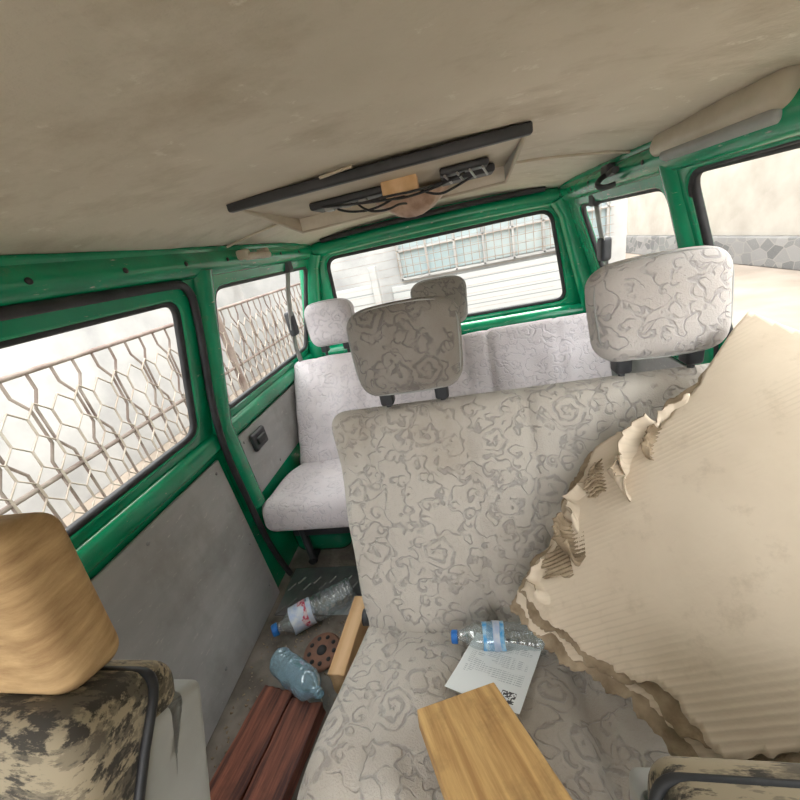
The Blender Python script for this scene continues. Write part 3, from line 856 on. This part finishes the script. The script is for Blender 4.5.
# ------------------------------------------------------------------ outside
GZ = -1.78
M['ground'] = mottled('sandy_ground', (.33, .27, .22), (.24, .195, .155), 1.2, .95, .4, 30)
M['plaster'] = mottled('white_plaster', (.47, .46, .445), (.33, .325, .32), 1.8, .9, .2, 20)
M['beigewall'] = mottled('beige_render', (.37, .34, .295), (.30, .27, .23), 1.5, .9, .2, 20)
M['fencep'] = mottled('weathered_fence_paint', (.13, .085, .07), (.24, .19, .16), 8, .7, .2)
M['wirep'] = mottled('white_wire_paint', (.36, .31, .26), (.25, .20, .16), 8, .7, .1)
M['slat'] = stripes('white_slats', (.44, .44, .43), (.22, .23, .23), 2, 7.0, .86)
M['paleglass'] = mottled('pale_glazing', (.34, .42, .44), (.40, .45, .45), .8, .3, 0)
M['bark'] = mottled('grey_bark', (.22, .18, .15), (.15, .12, .10), 14, .9, .3)
mesh_obj('ground', [(-40, -30, GZ), (40, -30, GZ), (40, 50, GZ), (-40, 50, GZ)], [(0, 1, 2, 3)], M['ground'], smooth=False)

def stone():
    m, nt, b, o = new_mat('rubble_stone')
    v = tco(nt, (1, .7, 1)); vo = nt.nodes.new('ShaderNodeTexVoronoi'); vo.inputs['Scale'].default_value = 5; L(nt, v, vo.inputs[0])
    ve = nt.nodes.new('ShaderNodeTexVoronoi'); ve.feature = 'DISTANCE_TO_EDGE'; ve.inputs['Scale'].default_value = 5; L(nt, v, ve.inputs[0])
    bw = nt.nodes.new('ShaderNodeRGBToBW'); L(nt, vo.outputs['Color'], bw.inputs[0])
    col = mixc(nt, bw.outputs[0], (.07, .07, .07), (.22, .21, .20))
    col = mixc(nt, math_node(nt, 'SUBTRACT', 1.0, ramp(nt, ve.outputs[0], .0, .05)), col, (.22, .205, .185))
    L(nt, col, b.inputs['Base Color']); b.inputs['Roughness'].default_value = .9
    return m
sw = empty('street_boundary_wall')
box('render_face', 6.0, 6.3, -8, 30, GZ + .55, 2.6, M['beigewall'], sw, r=.01)
box('stone_plinth', 5.88, 6.3, -8, 30, GZ, GZ + .55, stone(), sw, r=.03)
box('neighbour_house_wall', -4.4, -4.1, -6, 12, GZ, 2.2, M['plaster'], r=.01)
def tree(name, x, y, seed):
    rnd = random.Random(seed); lines = []
    def grow_b(p, d, ln, r, lvl):
        pts = [(p.x, p.y, p.z, r)]
        q = p.copy()
        for k in range(4):
            d = (d + Vector((rnd.uniform(-.2, .2), rnd.uniform(-.2, .2), rnd.uniform(-.05, .15)))).normalized()
            q = q + d * ln / 4; pts.append((q.x, q.y, q.z, r * (1 - .12 * (k + 1))))
        lines.append(pts)
        if lvl < 4:
            for _ in range(3):
                nd = (d + Vector((rnd.uniform(-.9, .9), rnd.uniform(-.9, .9), rnd.uniform(-.1, .6)))).normalized()
                grow_b(q, nd, ln * .62, r * .5, lvl + 1)
    grow_b(Vector((x, y, GZ)), Vector((0, 0, 1)), .8, 1.0, 0)
    tubes(name, lines, .035, M['bark'], None, res=1)
tree('bare_tree', 4.1, 13.0, 8)
fe = empty('metal_fence')
FX = -2.05; top = -.19
bars, wires = [], []
Ya, Yb, sp = -1.5, 5.4, .115
n = int((Yb - Ya) / sp)
for i in range(n + 1):
    y = Ya + i * sp
    q = .045 if i % 2 == 0 else -.045
    bars.append([(FX, y, GZ), (FX, y, -.62), (FX, y + q, -.54), (FX, y + q, -.36), (FX, y, -.28), (FX, y, top)])
tubes('bars', bars, .0072, M['fencep'], fe, res=1)
tubes('rails', [[(FX, Ya, top), (FX, Yb, top)], [(FX, Ya, -.70), (FX, Yb, -.70)], [(FX, Ya, -1.6), (FX, Yb, -1.6)]], .013, M['fencep'], fe, res=2)
hs = .115
for r in range(9):
    z = -.36 - r * .14
    line = []
    for i in range(int((Yb - Ya) / (hs / 2))):
        y = Ya + i * hs / 2
        line.append((FX + .02, y, z + (.03 if (i + r) % 2 else -.03)))
        if (i + r) % 2 == 0: wires.append([(FX + .02, y, z - .03), (FX + .02, y, z - .11)])
    wires.append(line)
tubes('hex_mesh', wires, .0058, M['wirep'], fe, res=1)
for y in (-1.5, 2.9, 5.4):
    tubes('post', [[(FX, y, GZ), (FX, y, top + .1)]], .03, M['fencep'], fe)
ga = empty('garage_building')
box('facade', -3.9, 2.65, 6.5, 6.8, GZ, 1.6, M['plaster'], ga, r=.01)
box('roller_door', -1.1, 2.2, 6.42, 6.5, GZ, -.62, M['slat'], ga, r=.01)
box('glazing', -.9, 2.4, 6.44, 6.5, -.50, .9, M['paleglass'], ga, r=.01)
for k in range(8): box('mullion', -.9 + k * .46, -.86 + k * .46, 6.38, 6.46, -.55, .9, M['plaster'], ga, r=.005)
for z in (-.55, -.1, .35): box('transom', -.92, 2.42, 6.38, 6.46, z, z + .04, M['plaster'], ga, r=.005)
tubes('grille', [[(-.9 + .12 * i, 6.34, -.5), (-.9 + .12 * i, 6.34, .6)] for i in range(28)] + [[(-.9, 6.34, -.45 + .12 * i), (2.4, 6.34, -.45 + .12 * i)] for i in range(9)], .006, M['wirep'], ga, res=1)
box('gate_panel', -1.95, -1.25, 5.6, 5.65, GZ, -.45, M['slat'], ga, r=.01)
box('gate_post', -1.25, -1.15, 5.55, 5.68, GZ, -.2, M['plaster'], ga, r=.01)

# ------------------------------------------------------------------ light
w = bpy.data.worlds.new('sky'); SC.world = w; w.use_nodes = True
bg = w.node_tree.nodes['Background']; bg.inputs[0].default_value = (.985, .985, .985, 1); bg.inputs[1].default_value = 4.6
sd = bpy.data.lights.new('sun', 'SUN'); sd.energy = 2.5; sd.angle = math.radians(25); sd.color = (1, .95, .88)
so = bpy.data.objects.new('sun', sd); COL.objects.link(so); so.rotation_euler = (math.radians(-38), math.radians(12), 0)
SC.view_settings.view_transform = 'Standard'
SC.view_settings.look = 'None'
SC.view_settings.exposure = 0.32

# ------------------------------------------------------------------ camera
cd = bpy.data.cameras.new('camera'); cam = bpy.data.objects.new('camera', cd); COL.objects.link(cam)
cd.sensor_width = 36; cd.lens = 16.2; cd.clip_start = .02
R = Vector((.9723, .1253, -.1973)); U = Vector((.1296, .4133, .9012)); F = Vector((-.1945, .9018, -.3856))
cam.matrix_world = frame((0, 0, 0), R, U, -F)
SC.camera = cam

# lift everything so the van floor sits at z = 0
for o in list(COL.objects):
    if o.parent is None: o.location.z += -FZ
